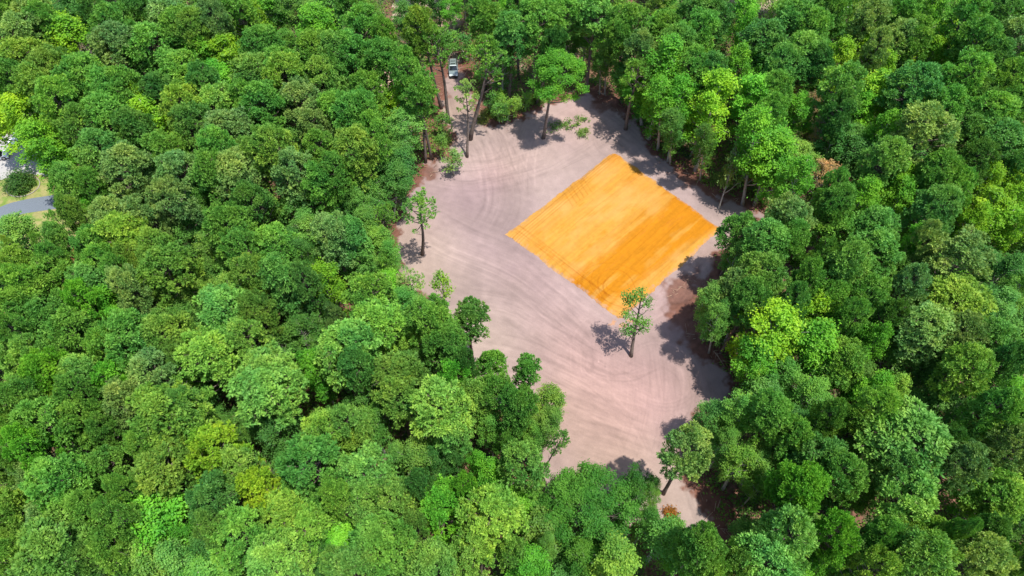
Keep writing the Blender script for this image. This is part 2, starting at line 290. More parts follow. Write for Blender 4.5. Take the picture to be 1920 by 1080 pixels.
# ---- orange clay pad: a raised slab with sloping ragged sides, streaked by the grader
def build_pad():
    cL, cT, cR, cB = [P(u, v)[:2] for u, v in ((948, 440), (1151, 284), (1354, 431), (1163, 602))]
    n = 290; u = np.linspace(-.03, 1.03, n); U, Vv = np.meshgrid(u, u)          # U along L->T, V along L->B
    X = (1-U)*(1-Vv)*cL[0]+U*(1-Vv)*cT[0]+(1-U)*Vv*cB[0]+U*Vv*cR[0]; Y = (1-U)*(1-Vv)*cL[1]+U*(1-Vv)*cT[1]+(1-U)*Vv*cB[1]+U*Vv*cR[1]
    e = np.minimum(np.minimum(U, 1-U), np.minimum(Vv, 1-Vv))*25
    e = e+(fbm(X*.45, Y*.45, 101)-.5)*.8+(fbm(X*3.5, Y*3.5, 102)-.5)*.30
    cornr = np.minimum(np.hypot(U-1, Vv), 9)*25; e = np.minimum(e, cornr-.5+.0*e); e = np.minimum(e, np.hypot(U, Vv-1)*25-.4)
    keep = e > 0
    H = .42*np.clip(e/1.3, 0, 1)**.8+.05*(fbm(X*1.1, Y*1.1, 171)-.5)*np.clip(e, 0, 1)
    st = fbm(Vv*26+.25*fbm(U*3, Vv*3, 7), U*1.1, 111, 4); st2 = fbm(Vv*70+.5*fbm(U*4, Vv*4, 8), U*4, 117, 3); bl = fbm(U*6, Vv*6, 113); blot = fbm(U*14, Vv*22, 119)
    pale = np.array([.408, .196, .032]); deep = np.array([.372, .143, .007]); red = np.array([.32, .118, .012])
    band = np.clip(1-np.abs(Vv-(.72+.06*U))/.19, 0, 1)*3.0+np.clip((U-.80)*5, 0, 1)*np.clip((Vv-.30)*3, 0, 1)*.9+np.clip((.10-U)*9, 0, 1)*np.clip((Vv-.35)*2, 0, 1)*.6
    w = np.clip(band*(.20+1.1*bl)*(.4+1.2*st)+(st-.52)*3.0+(blot-.55)*1.6-.05, 0, 1)[..., None]
    C = pale*(1-w)+deep*w; w2 = np.clip((st2-.62)*4+(blot-.68)*3, 0, .55)[..., None]; C = C*(1-w2)+red*w2
    me_ = np.clip((.55-e+(fbm(X*1.8, Y*1.8, 161)-.5)*1.6)*1.2, 0, .6)[..., None]; C = C*(1-me_)+np.array([.30, .19, .13])*me_
    hi = np.clip((st-.60)*4, 0, 1)*np.clip(1.2-band, 0, 1); C = C*(1-.35*hi[..., None])+np.array([.52, .28, .085])*.35*hi[..., None]
    C = C*(.84+.32*st2[..., None])*(.90+.20*fbm(X*2.2, Y*2.2, 151)[..., None]); pa_ = (np.clip(1.1-band, 0, 1)*np.clip((fbm(U*5, Vv*9, 181)-.42)*3, 0, 1)*.5)[..., None]; C = C*(1-pa_)+np.array([.47, .26, .085])*pa_
    def mark(d, wd, tone):
        nonlocal C, H
        k = np.exp(-(d/wd)**2)*(.4+.9*fbm(U*9, Vv*9, 133)); C = C*(1-(k*tone)[..., None]*np.array([.26, .40, .55])); H = H-.035*k*(e > 1)
    r = random.Random(5)
    for i in range(16): mark((Vv-r.uniform(.03, .97)-.02*np.sin(U*4+i))*25+0*U, .09, r.uniform(.10, .35))
    for i in range(7): mark((U-r.uniform(.03, .13)-.02*np.sin(Vv*3+i))*25, .10, r.uniform(.15, .4))                 # lines along the lower-left edge
    for i in range(5): mark((U-.62-.03*i)*25+(Vv*3), .1, .6*1)if i < 0 else None
    for i in range(9):                                                         # turning loops in the near corner
        rr = .05+.021*i+.012*math.sin(i*2.1); mark((np.sqrt(((U-.17-.008*math.sin(i*1.7)))**2+((Vv-.82)*.8)**2)-rr-.012*np.sin(np.arctan2(Vv-.82, U-.17)*2+i))*25+30*((U-.17)*.6+(.82-Vv)*.2 > .02+.05*math.sin(i*3.3)+.6*(i % 3 == 0)), .10, .5 if i % 2 else .3)
    for i in range(6):                                                         # cross tracks at the upper-left side
        c0 = .50+.035*i; d = (U-c0+.35*Vv)*25; k = (Vv < .16); mark(np.where(k, d, 99), .11, .5)
    for i in range(4): mark(np.where(Vv < .22, (Vv-.03-.02*i+.05*(U-.6))*25, 99), .1, .6)
    idx = keep[:-1, :-1] & keep[1:, :-1] & keep[:-1, 1:] & keep[1:, 1:]; j, i = np.nonzero(idx); F = np.stack([j*n+i, j*n+i+1, (j+1)*n+i+1, (j+1)*n+i], 1)
    un, inv = np.unique(F, return_inverse=True); V = np.stack([X.ravel()[un], Y.ravel()[un], H.ravel()[un]+.05], 1); F = inv.reshape(-1, 4)[:, ::-1]
    me = mesh_np('clay_pad', V, F, vcol_mat('orange_clay', .3, 7.0, .07, .1), smooth=True); a = me.attributes.new('soil', 'FLOAT_COLOR', 'POINT')
    cc = np.ones((len(un), 4), np.float32); cc[:, :3] = np.clip(C.reshape(-1, 3)[un], 0, 1); a.data.foreach_set('color', cc.ravel())
    add('clay_pad', me, kind='structure')
build_pad()

# ------------------------------------------------------------------ foliage
def unit(v): return v/(np.linalg.norm(v, axis=-1, keepdims=True)+1e-9)
def needle_tufts(C, D, size, nb, r, tt):
    """brush-like tufts: nb fans of needles round each centre C, opening along D"""
    n = len(C); d = unit(D[:, None, :]*1.0+r.normal(0, .75, (n, nb, 3))); s = (size[:, None]*r.uniform(.7, 1.15, (n, nb)))[..., None]
    side = unit(np.cross(d, r.normal(0, 1, (n, nb, 3)))); c = C[:, None, :]; w = s*.17
    V = np.stack([c+0*d, c+d*s*.62+side*w, c+d*s, c+d*s*.62-side*w], 2).reshape(-1, 3)
    F = np.arange(n*nb*4).reshape(-1, 4); return V, F, np.clip(np.repeat(tt, nb)+r.normal(0, .14, n*nb), 0, 1)
def leaf_sprays(C, D, size, nb, r, tt, spread=.55):
    n = len(C); c = C[:, None, :]+r.normal(0, 1, (n, nb, 3))*np.array([spread, spread, spread*.5])*.55
    nrm = unit(D[:, None, :]*.5+np.array([0, 0, .7])+r.normal(0, .5, (n, nb, 3))); a = unit(np.cross(nrm, r.normal(0, 1, (n, nb, 3)))); b = np.cross(nrm, a)
    s = (size[:, None]*r.uniform(.6, 1.2, (n, nb)))[..., None]
    V = np.stack([c-a*s*.5, c-b*s*.30+nrm*s*.06, c+a*s*.5, c+b*s*.30+nrm*s*.06], 2).reshape(-1, 3)
    F = np.arange(n*nb*4).reshape(-1, 4); return V, F, np.clip(np.repeat(tt, nb)+r.normal(0, .16, n*nb), 0, 1)
def make_tree(kind, seed, H, R, cb, nl, lobe, flat, dens, gap=0.0, sparse=1.0):
    """one prototype: (trunk mesh, crown mesh).  H height, R crown radius, cb crown base as a share of H"""
    r = np.random.default_rng(seed); zb, zt = H*cb, H; lean = r.normal(0, .35, 2)
    def axis(z): t = z/H; return np.array([lean[0]*math.sin(t*2.6)+.15*math.sin(t*7+seed), lean[1]*math.sin(t*2.1), z])
    tr = MB(); zs = np.linspace(0, H*.965, 11); r0 = .015*H+.05
    tr.tube([axis(z)-np.array([0, 0, .3 if i == 0 else 0]) for i, z in enumerate(zs)], [r0*(1.25 if i == 0 else 1)*(1-.86*(z/H)**1.1) for i, z in enumerate(zs)], 8)
    lc = []; ga = r.uniform(0, 6.3); asym = r.uniform(0, 6.3)
    for i in range(nl):
        t = ((i+.5)/nl)**.8; a = ga+i*2.39996+r.normal(0, .35)
        if kind == 'pine': prof = max(.12, 1-(max(0, t-.12)/.92)**2.3)**.5
        elif kind == 'column': prof = .35+.65*math.sin(math.pi*min(1, .15+.85*(1-t)))*(1-.2*t)
        else: prof = math.sqrt(max(.02, 1-((t-.38)/.68)**2))
        rad = R*prof*(1+.16*math.cos(a-asym))*(r.uniform(.62, .93) if kind == 'pine' and r.random() < .75 else r.uniform(.30, .86))*(1 if t < .93 else .3); z = zb+(zt-zb)*t*.93; c = axis(z)+np.array([math.cos(a)*rad, math.sin(a)*rad, 0])
        lr = lobe*R*r.uniform(.7, 1.25)*(1 if t > .25 else .8); lc.append((c, lr, z, a, r.uniform(.15, .85)))
        zi = max(zb*.75, z-rad*r.uniform(.35, .8)-.3); s0 = axis(zi); mid = s0*.5+c*.5+np.array([0, 0, -.12*rad]); br = r0*.30*(1-.5*t)+.02
        tr.tube([s0, mid, c], [br, br*.7, br*.25], 5)
        for q in range(2):
            e = c+r.normal(0, lr*.6, 3)*np.array([1, 1, .4]); tr.tube([mid*.4+c*.6, e], [br*.4, br*.12], 4, False)
    if kind == 'pine':
        for i in range(7):      # bare dead limbs under the crown
            z = zb*r.uniform(.45, 1.05); a = r.uniform(0, 6.3); l = r.uniform(.8, 2.2); s0 = axis(z); tr.tube([s0, s0+np.array([math.cos(a)*l, math.sin(a)*l, l*r.uniform(-.1, .35)])], [.05, .012], 4, False)
    Vs, Fs, Ts, nb = [], [], [], 0
    for (c, lr, z, a, tone) in lc:
        if r.random() < gap: continue
        n = max(6, int(dens*lr*lr*sparse)); d = unit(r.normal(0, 1, (n, 3))*np.array([1, 1, .9])+np.array([0, 0, .35])); rr = r.uniform(.55, 1.05, n)[:, None]
        wob = (1+.28*np.sin(d[:, :1]*5+seed)*np.cos(d[:, 1:2]*4+i)); Cc = c+d*rr*wob*lr*np.array([1, 1, flat]); D = unit(d+np.array([0, 0, .55])); tt = np.clip(tone+r.normal(0, .13, n), 0, 1)
        if kind == 'pine': V, F, T = needle_tufts(Cc, D, r.uniform(.34, .54, n), 11, r, tt)
        elif kind == 'oak': V, F, T = leaf_sprays(Cc, D, r.uniform(.22, .34, n), 13, r, tt, .5)
        else: V, F, T = leaf_sprays(Cc, D, r.uniform(.28, .42, n), 13, r, tt, .62)
        Vs.append(V); Fs.append(F+nb); Ts.append(T); nb += len(V)
    V = np.vstack(Vs); mat = M_NEEDLE if kind == 'pine' else M_LEAF
    return tr, mesh_np(kind+'_crown', V, np.vstack(Fs), mat, np.concatenate(Ts))
PROTO = {}
def reg(key, *a, bark=M_BARK, **k):
    tr, cr = make_tree(*a, **k); H, R, cb = a[2], a[3], a[4]; PROTO.setdefault(key, []).append((tr.mesh('trunk', bark, True), cr, H, R, cb))
for s in range(9): reg('P', 'pine', 100+s, 20, 3.7, .56+.02*(s % 3), 50+4*(s % 4), .21+.015*(s % 3), .62, 46)
for s in range(3): reg('T', 'pine', 150+s, 20, 3.2, .62, 20, .24, .50, 32, sparse=.8)        # thin edge pines
for s in range(7): reg('O', 'oak', 200+s, 16, 4.0, .38, 30+2*(s % 3), .27, .72, 26, bark=M_PALE)
for s in range(7): reg('B', 'leafy', 300+s, 17, 3.6, .30, 38, .25, .85, 26, bark=M_PALE)
for s in range(3): reg('C', 'column', 350+s, 18, 2.2, .22, 34, .40, 1.0, 24, bark=M_PALE)
for s in range(2): reg('S', 'leafy', 400+s, 6, 1.8, .35, 12, .30, .9, 22, bark=M_PALE, sparse=.8)
reg('K', 'oak', 377, 15, 8.2, .42, 120, .155, .75, 30, bark=M_BARK, gap=.28)
reg('U', 'oak', 391, 20, 5.6, .60, 46, .21, .60, 34)
for s in range(2): reg('D', 'oak', 450+s, 15, 3.4, .45, 24, .24, .7, 22, bark=M_PALE, sparse=.7)
for s in range(2): reg('G', 'oak', 470+s, 13, 2.4, .28, 22, .30, .7, 24, gap=.30, sparse=1.0, )
PAL = { # leaf albedo, and the words for it
 'm': ((.132, .338, .055), 'mid green'), 'g': ((0.181, 0.340, 0.094), 'grey green'), 'y': ((0.183, 0.370, 0.055), 'yellow green'), 'd': ((0.090, 0.248, 0.047), 'dark green'),
 'b': ((0.194, 0.416, 0.027), 'bright lime green'), 'v': ((.130, .390, .035), 'vivid green'), 't': ((0.125, 0.329, 0.071), 'bluish green'), 'o': ((0.150, 0.317, 0.055), 'olive green'),
 'e': ((.068, .215, .030), 'deep green'), 'n': ((.40, .30, .15), 'tan, withered'), 'l': ((0.177, 0.391, 0.076), 'light green'), 'w': ((.36, .34, .30), 'pale grey, half-dead'), 'r': ((.26, .10, .04), 'rust brown'), 'L': ((0.215, 0.416, 0.034), 'bright yellow green')}
NAMES = {'K': ('oak_tree', 'oak', 'oak'), 'P': ('pine_tree', 'pine', 'pine'), 'T': ('pine_tree', 'pine', 'pine'), 'U': ('broadleaf_tree', 'leafy tree', 'broadleaf tree'), 'O': ('oak_tree', 'oak', 'oak'), 'B': ('broadleaf_tree', 'leafy tree', 'broadleaf tree'),
         'C': ('broadleaf_tree', 'narrow leafy tree', 'broadleaf tree'), 'S': ('sapling', 'sapling', 'sapling'), 'D': ('withered_tree', 'withered tree', 'tree'), 'G': ('broadleaf_tree', 'patchy leafy tree', 'broadleaf tree'), 'F': ('young_tree', 'young tree', 'young tree')}
TREES = []       # every placed tree, labelled at the end
def place(kind, colour, gx, gy, h, rad, tilt=(0, 0), label=None, rs=None, idx=None, bare=False):
    rs = rs or random; key = kind if kind != 'F' else rs.choice('OOB')
    ps = PROTO[key]; tm, cm, H, R, cb = ps[rs.randrange(len(ps)) if idx is None else idx]
    nm, word, cat = NAMES[kind]; e = add(nm, None, loc=(gx, gy, 0)); e.empty_display_size = .5
    sxy = rad/R; e.scale = (sxy*rs.uniform(.94, 1.06), sxy*rs.uniform(.94, 1.06), h/H)
    e.rotation_mode = 'QUATERNION'; q = Vector((tilt[0], tilt[1], 1)).to_track_quat('Z', 'Y'); from_z = Matrix.Rotation(rs.uniform(0, 6.28), 3, 'Z').to_quaternion(); e.rotation_quaternion = q @ from_z
    t = add('trunk', tm, e); c = add('crown', cm, e); base = PAL[colour][0]; k = rs.uniform(.84, 1.2); w = rs.uniform(-.08, .08)
    c.color = (base[0]*k*(1+w), base[1]*k, base[2]*k*(1-w), 1)
    TREES.append(dict(o=e, kind=kind, col=colour, x=gx+tilt[0]*h*.8, y=gy+tilt[1]*h*.8, h=h, r=rad, label=label)); return e

# ---- crowns read off the photograph, nine tiles at three times its size: x y r kind colour
TILES = {
(0, 0): "60 60 90 Pm,200 60 90 Pg,240 110 95 Pm,400 60 100 Od,530 60 90 Pd,90 170 110 Pg,430 220 130 Bb,310 170 70 Bb,120 330 140 Py,270 370 120 Po,500 310 60 Dw,480 430 140 Pm,650 120 110 Pm,680 230 130 Pg,850 240 140 Pm,930 90 130 Pg,780 60 90 Pd,1000 130 110 Pm,1290 210 100 Bb,1290 330 110 Bb,1150 330 90 Bv,1110 150 90 Po,1430 130 80 Bb,1490 250 110 Pm,1640 60 100 Od,1780 150 120 Bv,1740 260 100 Pm,1870 270 100 Pl,1560 360 100 Pm,1440 410 120 Pl,1620 400 110 Py,1790 430 100 Po,60 590 150 Bb,130 660 110 Bb,230 830 170 Bv,330 900 100 Bv,450 540 110 Pd,610 640 130 Pm,700 480 110 Pm,800 580 80 Bb,850 680 100 Bb,920 500 110 Pd,980 390 120 Pm,1010 590 110 Py,1060 680 110 Po,1190 580 110 Pl,1300 720 130 Pg,1490 560 120 Pm,1680 580 130 Pg,1850 620 100 Pm,1640 820 120 Od,1530 830 110 Po,430 680 110 Pd,530 830 130 Pt,710 900 130 Pg,900 840 110 Pm,1020 960 110 Pg,1180 950 100 Pm,1330 970 130 Pg,1440 880 100 Po,1640 950 110 Pg,1800 820 100 Pm,1780 1000 90 Pm,400 1010 110 Pl,530 1030 90 Pm,340 640 50 Bb,180 470 110 Po,340 540 100 Pm,560 500 110 Pm,1130 450 90 Pd,1220 470 90 Bv,1240 820 100 Pm,720 730 100 Pd,1880 400 90 Pm,1380 540 90 Pm,1760 700 90 Pg,1900 940 90 Pm,1200 60 80 Pg,1330 30 90 Pm,1480 40 90 Bv,1860 30 90 Bd,60 440 90 Pm",
(640, 0): "600 225 45 Sd,640 205 45 Sm,690 240 45 Sd,560 235 40 Sd,120 120 110 Pm,60 30 80 Pd,240 190 60 Pm,50 270 110 Pm,230 330 110 Pm,370 370 85 Pm,460 500 95 Pm,320 590 95 Bb,330 720 110 Ot,120 500 90 Pm,60 640 110 Pm,180 720 80 Pm,80 800 120 Po,170 890 120 Od,310 900 120 Od,310 1010 100 Od,350 110 90 Od,940 170 95 Pt,790 80 90 Pm,1090 100 130 Pm,1000 30 80 Pm,900 300 70 Bd,1230 50 100 Pm,1430 90 120 Pt,1640 130 110 Pm,1690 270 85 Pg,1560 190 80 Pm,1800 140 90 Pm,1900 250 90 Pt,1790 560 90 Bv,870 620 38 So,950 600 34 So,900 540 40 Sm,850 560 36 Sd,1010 590 34 So,1060 560 34 So,560 690 45 So,560 800 40 So,930 640 30 Sd,900 580 34 So,1430 400 60 Od,1480 330 60 Od,1330 330 70 Pd,1520 480 60 Cd,1580 520 60 Cv,1900 900 60 Bd,1860 700 70 Bd,130 620 80 Pm",
(1280, 0): "60 60 110 Pt,180 60 90 Pt,120 170 100 Pm,350 70 80 Bv,350 190 60 Bv,480 190 120 Pt,600 80 110 Pt,720 140 110 Pm,830 50 100 Pm,990 30 50 By,690 270 110 Pt,560 330 90 Pt,760 350 80 Pd,1080 90 90 Pg,1270 60 90 Pm,1390 50 80 Bv,1240 200 95 Pg,1330 190 95 Pm,1480 190 85 Bb,1620 80 110 Pm,1820 60 110 Pd,1680 220 110 Pm,1860 200 110 Pg,1750 330 100 Pt,980 190 75 By,870 350 90 Bb,1020 290 90 Bb,1090 390 85 Bb,1390 320 80 Bb,1490 390 85 Bb,1240 350 60 Bb,1340 450 130 Pt,1640 420 110 Pm,1850 420 100 Pm,1700 520 90 Pt,1680 590 50 Bb,310 380 75 Bv,400 380 70 Bv,180 390 90 Pt,60 350 95 Pm,60 500 80 Bb,400 560 110 Bv,540 490 90 Pm,660 470 65 Dn,740 580 55 Dn,770 710 50 Dn,640 640 100 Ov,920 460 110 Pt,1050 540 110 Bb,1000 640 80 Bv,1200 570 80 Bv,960 760 100 Od,1110 760 85 Bv,850 770 80 Bd,1330 690 150 Pg,1490 580 100 Pm,1610 720 100 Pt,1770 640 110 Pm,1880 600 90 Pm,1800 800 130 Pt,1640 880 100 Pd,450 730 130 Bv,510 880 130 Bv,650 860 110 Oo,790 970 80 Dn,950 870 120 Od,1190 880 120 Pt,1430 930 105 Pm,1190 1030 90 Bb,1310 1050 60 Bb,1680 1040 80 Bb,1820 1060 70 Bb,1900 930 80 Pd,640 1020 90 Bv,870 1050 70 Pm,1540 1030 80 Pm,520 620 80 Pm,1110 250 70 Pg,900 600 80 Pd",
(0, 360): "330 160 60 Tl,215 275 60 Ty,60 300 50 Ty,420 110 70 Tl,110 370 120 Py,640 110 110 Pg,790 130 130 Pg,920 50 110 Pg,1060 100 100 Oo,670 240 130 Py,510 300 110 Pm,580 370 90 Pm,860 300 105 Po,1080 220 95 Od,960 400 140 Py,720 370 90 Po,1160 60 90 Om,1240 190 120 Pm,1400 60 100 Pd,1500 110 110 Oo,1680 80 110 Od,1850 40 90 Oo,1720 210 110 Oo,1860 230 110 Pg,1560 300 120 Pm,1360 330 110 Pm,1220 330 105 Oo,1550 480 105 Pt,1700 490 70 Pt,1840 530 95 Bb,1410 460 100 Po,1150 570 100 Oo,900 560 100 Oo,1030 500 80 Oo,700 520 95 Pg,500 520 110 Pt,450 590 90 Pv,630 650 100 Bv,250 490 120 Pm,110 500 100 Pm,80 640 120 Pm,230 690 140 Pm,390 770 120 Pm,90 780 90 Pm,60 880 110 Pl,170 900 100 Pl,230 1000 110 Pv,580 860 100 Pm,730 800 150 Pm,900 780 120 Po,1000 700 100 Oo,1240 670 150 Pl,1430 640 90 Po,1390 810 105 Pl,1620 640 110 Od,1700 780 120 Od,1570 860 100 Od,1160 930 170 Py,1540 1000 160 Pl,1880 880 110 Pl,1780 1000 80 Bv,840 1010 130 Pg,1010 950 90 Po,480 1000 110 Pl,620 1040 100 Pv,1880 700 60 Pg,1320 560 90 Oo,340 650 90 Om,820 440 80 Oo,1780 640 80 Od,1010 620 70 Oo,640 440 80 Pm,280 370 90 Pm,330 250 80 Pl,40 440 80 Py,1700 370 80 Od,520 740 80 Od,1080 800 80 Oo,400 110 80 Pl,540 150 70 Bv,780 680 80 Om,1490 740 80 Om",
(640, 360): "90 50 95 Od,60 230 90 Pt,140 190 95 Od,210 290 110 Om,100 370 100 Od,280 370 70 Om,170 570 140 Pm,230 720 150 Pm,500 720 130 Pm,60 820 150 Pl,590 860 110 Pm,340 1000 140 Po,650 1040 95 Pv,80 980 90 Pd,20 60 80 Od,350 640 90 Om,700 960 60 Pd,410 850 90 Om",
(1280, 360): "600 160 120 Pg,640 250 90 Pm,490 290 120 Pt,300 370 75 Od,830 150 115 Pm,900 60 90 Pm,1000 60 90 Bv,1210 40 100 Bv,1110 170 105 Pt,1230 200 75 Oy,1270 300 60 Bv,1480 80 105 Pt,1700 110 120 Bb,1780 200 110 Bb,1850 60 85 Bb,1620 190 70 Bb,1880 230 60 Bb,470 450 130 Po,400 560 90 Pd,300 530 95 Pg,160 600 90 Oo,210 700 85 Od,330 650 80 Od,700 470 80 Pm,800 350 85 Pm,930 370 105 Pl,1100 300 120 Pt,1050 560 115 Pm,860 600 85 Pm,1380 240 70 Pg,1580 330 170 Pg,1510 570 170 Py,1300 500 90 Pg,1830 450 100 Od,1870 560 80 Om,1780 640 110 Ot,480 760 150 Bb,740 690 100 Bb,730 850 140 Bv,420 940 110 Bv,560 1000 110 Om,910 930 110 Pm,1000 820 90 Bv,1180 690 80 Pd,1400 790 140 Pg,1560 760 110 Pg,1220 930 140 Ot,1640 970 120 Py,1780 830 120 Pt,1880 950 90 Pd,820 1030 110 Om,1400 1020 100 Od,1000 270 70 Bd,1180 440 80 Om,640 600 80 Pd,1900 330 70 Bd,980 700 80 Pm,1070 860 70 Bv,560 150 60 Pg",
(0, 720): "80 120 120 Pm,240 190 140 Pm,150 330 100 Pv,440 30 90 Pm,450 170 110 Pm,570 260 75 Pm,700 70 115 Pg,900 180 175 Py,970 350 75 Pt,1190 380 155 PL,1340 450 125 Pl,1440 580 120 PL,1180 650 130 Pt,870 510 165 Po,790 360 80 Py,1540 250 130 Od,1310 250 110 Od,1520 50 170 Pl,1140 120 100 Od,1810 240 125 Py,1720 450 170 Pm,1880 640 85 Pm,1610 690 135 Py,1390 830 150 Pm,1200 790 90 Pt,350 530 150 Pm,180 520 120 Pg,600 480 120 Pm,490 680 110 Pm,40 680 120 Py,290 720 100 Pg,340 880 200 Po,850 800 190 Bv,100 880 90 Py,820 1010 130 Bl,1010 990 100 Bl,1060 880 80 Bv,1500 990 150 Pl,1740 800 140 Pm,1180 930 100 Bd,1780 960 90 Od,1880 1020 80 Pl,600 930 110 Pm,60 440 90 Po,200 1040 90 Bv,40 1000 100 Py,480 980 90 Po,640 760 90 Pm,80 250 80 Pm,700 590 70 Pm,1600 880 80 Om,1010 130 80 Pl,560 60 90 Bd",
(640, 720): "880 30 95 Pm,1010 110 85 Pm,850 240 85 Om,760 40 90 Pl,40 200 90 Pl,120 40 100 Od,180 220 120 Om,310 60 110 Po,320 400 80 Oo,590 120 170 Pl,640 260 110 Pl,430 410 130 Oo,530 430 80 Od,640 430 80 Od,100 480 130 Pl,110 630 120 Pl,310 640 120 Pl,200 850 160 Pm,560 640 140 Pv,690 570 70 Pv,860 740 175 Py,960 920 80 Py,540 1000 145 Pl,760 900 120 Pl,90 1010 130 Pl,1020 420 130 Pt,1160 100 115 Oo,960 110 90 Pm,1170 230 85 Oo,1240 320 55 Tl,1050 200 90 Oo,1080 300 70 Om,850 520 85 Bv,780 460 60 Bv,1060 1000 100 Bv,1340 960 110 Oe,1540 980 125 By,1810 870 150 Om,1720 760 80 Om,930 350 70 Oe,1160 900 60 Oo,420 780 70 Pl,1760 600 50 Oo,460 560 80 Pd",
(1280, 720): "160 170 100 Od,330 180 110 Om,480 170 110 Pm,340 440 110 Om,250 330 80 Od,650 280 90 Pm,780 400 140 Pt,690 600 135 Pv,900 480 125 Pm,1230 220 225 Pl,1080 130 110 Pm,990 190 100 Pm,1070 60 90 Bv,1180 40 70 By,720 60 120 Om,1230 460 110 Pl,1300 640 155 Pl,1000 630 95 Om,1590 430 110 Pg,1650 270 100 Oo,1800 130 100 Pm,1860 340 110 Pg,1430 80 120 Ot,620 840 150 Pl,500 1000 170 Pl,70 920 115 Pm,310 990 85 Pl,860 790 110 Pv,950 950 110 Bd,1100 1010 115 Py,1440 840 105 Py,1400 990 150 Po,1680 1000 125 Pg,1830 640 135 Py,1700 830 90 Pd,1560 830 50 Pm,1890 1000 90 Pd,1160 850 80 Pm,850 170 80 Pm,450 560 60 Om,1490 330 80 Pd,1560 160 80 Od,1230 850 70 Po,160 1040 90 Pm,790 1000 70 Bv",
}
HT = {'P': (21, 2.2), 'T': (18, 1.5), 'O': (14.5, 2), 'B': (17.5, 2), 'D': (14, 2), 'S': (6, .8), 'C': (14, 1.5)}
FOREST = []
for (ox, oy), txt in TILES.items():
    for item in txt.split(','):
        x, y, r, kc = item.split(); u, v, r = ox+float(x)/3, oy+float(y)/3, float(r)/3; k, c = kc[0], kc[1]
        mu, sg = HT[k]; h = mu+random.gauss(0, sg*.6)+(1.5 if r > 48 else 0); cbf = PROTO[k][0][4]; zc = h*(cbf+1)/2+h*.06
        q = P(u, v, zc); dep = proj(q)[2]; R = r*dep/FPX*(1.17 if math.hypot(u-50, v-385) > 140 else .85)
        bx, by = q[0], q[1]; want = -.8
        if sdf(CLEAR, bx, by) > want:            # edge trees root outside the sand and lean out over it
            for _ in range(60):
                s0 = sdf(CLEAR, bx, by)
                if s0 <= want: break
                gx_, gy_ = sdf(CLEAR, bx+.2, by)-s0, sdf(CLEAR, bx, by+.2)-s0; gl = math.hypot(gx_, gy_)+1e-9; bx -= gx_/gl*.3; by -= gy_/gl*.3
            tx, ty = (q[0]-bx)/zc, (q[1]-by)/zc; tm_ = max(1, math.hypot(tx, ty)/.3)
            FOREST.append((bx, by, h, R, k, c, (tx/tm_, ty/tm_))); continue
        FOREST.append((bx, by, h, R, k, c, (0, 0)))
for (x, y, h, R, k, c, tl) in FOREST: place(k, c, x, y, h, R, tl)

# ---- trees whose foot stands in view, at the edge of or inside the clearing
EDGE = [ # foot px, crown centre px, crown radius px, kind, colour, crown-centre height, label
 ((1017, 260), (1042, 138), 58, 'U', 'v', 15.5, 'broad round-headed green tree standing alone on the sand at the clearing top'),
 ((882, 262), (903, 112), 42, 'T', 'm', 18, 'tall pine with high crown right of the grey parked car'),
 ((877, 295), (872, 178), 26, 'T', 'g', 13, 'thin pine with sparse low crown, nearest the sand where the track enters'),
 ((843, 230), (816, 88), 38, 'T', 'm', 17, 'tall dark-stemmed pine leaning over the left side of the grey parked car'),
 ((828, 203), (796, 62), 42, 'P', 'y', 18, 'wide yellow-green pine behind the track entrance, just left of the grey car'),
 ((797, 305), (797, 168), 32, 'T', 'm', 17, 'bare-stemmed pine at the brown left edge of the sand below the track'),
 ((772, 192), (745, 112), 36, 'T', 'm', 14, 'slim pine left of the track with its foot on tan ground'),
 ((850, 331), (849, 300), 20, 'S', 'g', 4, 'small wispy sapling on the sand at the left below the track'),
 ((793, 478), (788, 396), 36, 'T', 'l', 14, 'lone light green pine on the left part of the sand with round shadow'),
 ((730, 458), (722, 400), 28, 'T', 'm', 12, 'slim pine at the left sand edge beside the lone light green pine'),
 ((777, 578), (768, 534), 30, 'T', 'g', 10, 'small grey-green pine at the left sand edge beside the tiny yellowish pine'),
 ((833, 582), (822, 534), 20, 'S', 'y', 7, 'tiny yellowish sparse pine standing above the dark olive pine'),
 ((885, 672), (880, 598), 44, 'P', 'o', 13, 'dark olive pine with bare stem on the lower left sand edge'),
 ((900, 762), (916, 688), 34, 'P', 'm', 13, 'left of two small green pines overlapping the lower left sand edge'),
 ((976, 742), (986, 694), 34, 'P', 'm', 12, 'right of two small green pines overlapping the lower left sand edge'),
 ((1183, 668), (1197, 590), 37, 'G', 'd', 9.6, 'crooked patchy tree alone on the sand by the near corner of the orange pad'),
 ((1244, 925), (1298, 848), 54, 'P', 'g', 17, 'leaning grey-green pine at the bottom end of the clearing'),
 ((1350, 520), (1388, 434), 42, 'P', 'd', 13, 'dark green pine beside the right corner of the orange pad'),
 ((1172, 243), (1192, 140), 34, 'T', 'm', 15, 'thin pine at the top right sand edge, left of the narrow green trees'),
 ((1217, 262), (1242, 150), 30, 'C', 'v', 14, 'narrow vivid green tree at the top right sand edge'),
 ((1252, 303), (1272, 195), 34, 'B', 'v', 13, 'vivid green tree at the sand edge just above the pad'),
 ((1303, 322), (1345, 195), 46, 'B', 'b', 15, 'bright green tree with pale forked stem at the right sand edge'),
 ((1348, 392), (1374, 312), 22, 'S', 'g', 8, 'pale thin sapling between the orange pad and the right-hand forest'),
 ((1392, 385), (1418, 262), 44, 'B', 'v', 15, 'leafy green tree with leaning pale stem right of the pale thin sapling'),
]
EDGE += [((1105, 1035), (1098, 950), 104, 'K', 'e', 11, 'very broad open-crowned dark green oak at the bottom end of the clearing'),
 ((1180, 960), (1190, 915), 42, 'O', 'e', 9, 'small deep green oak between the very broad oak and the leaning bottom pine')]
EDGE_XY = []
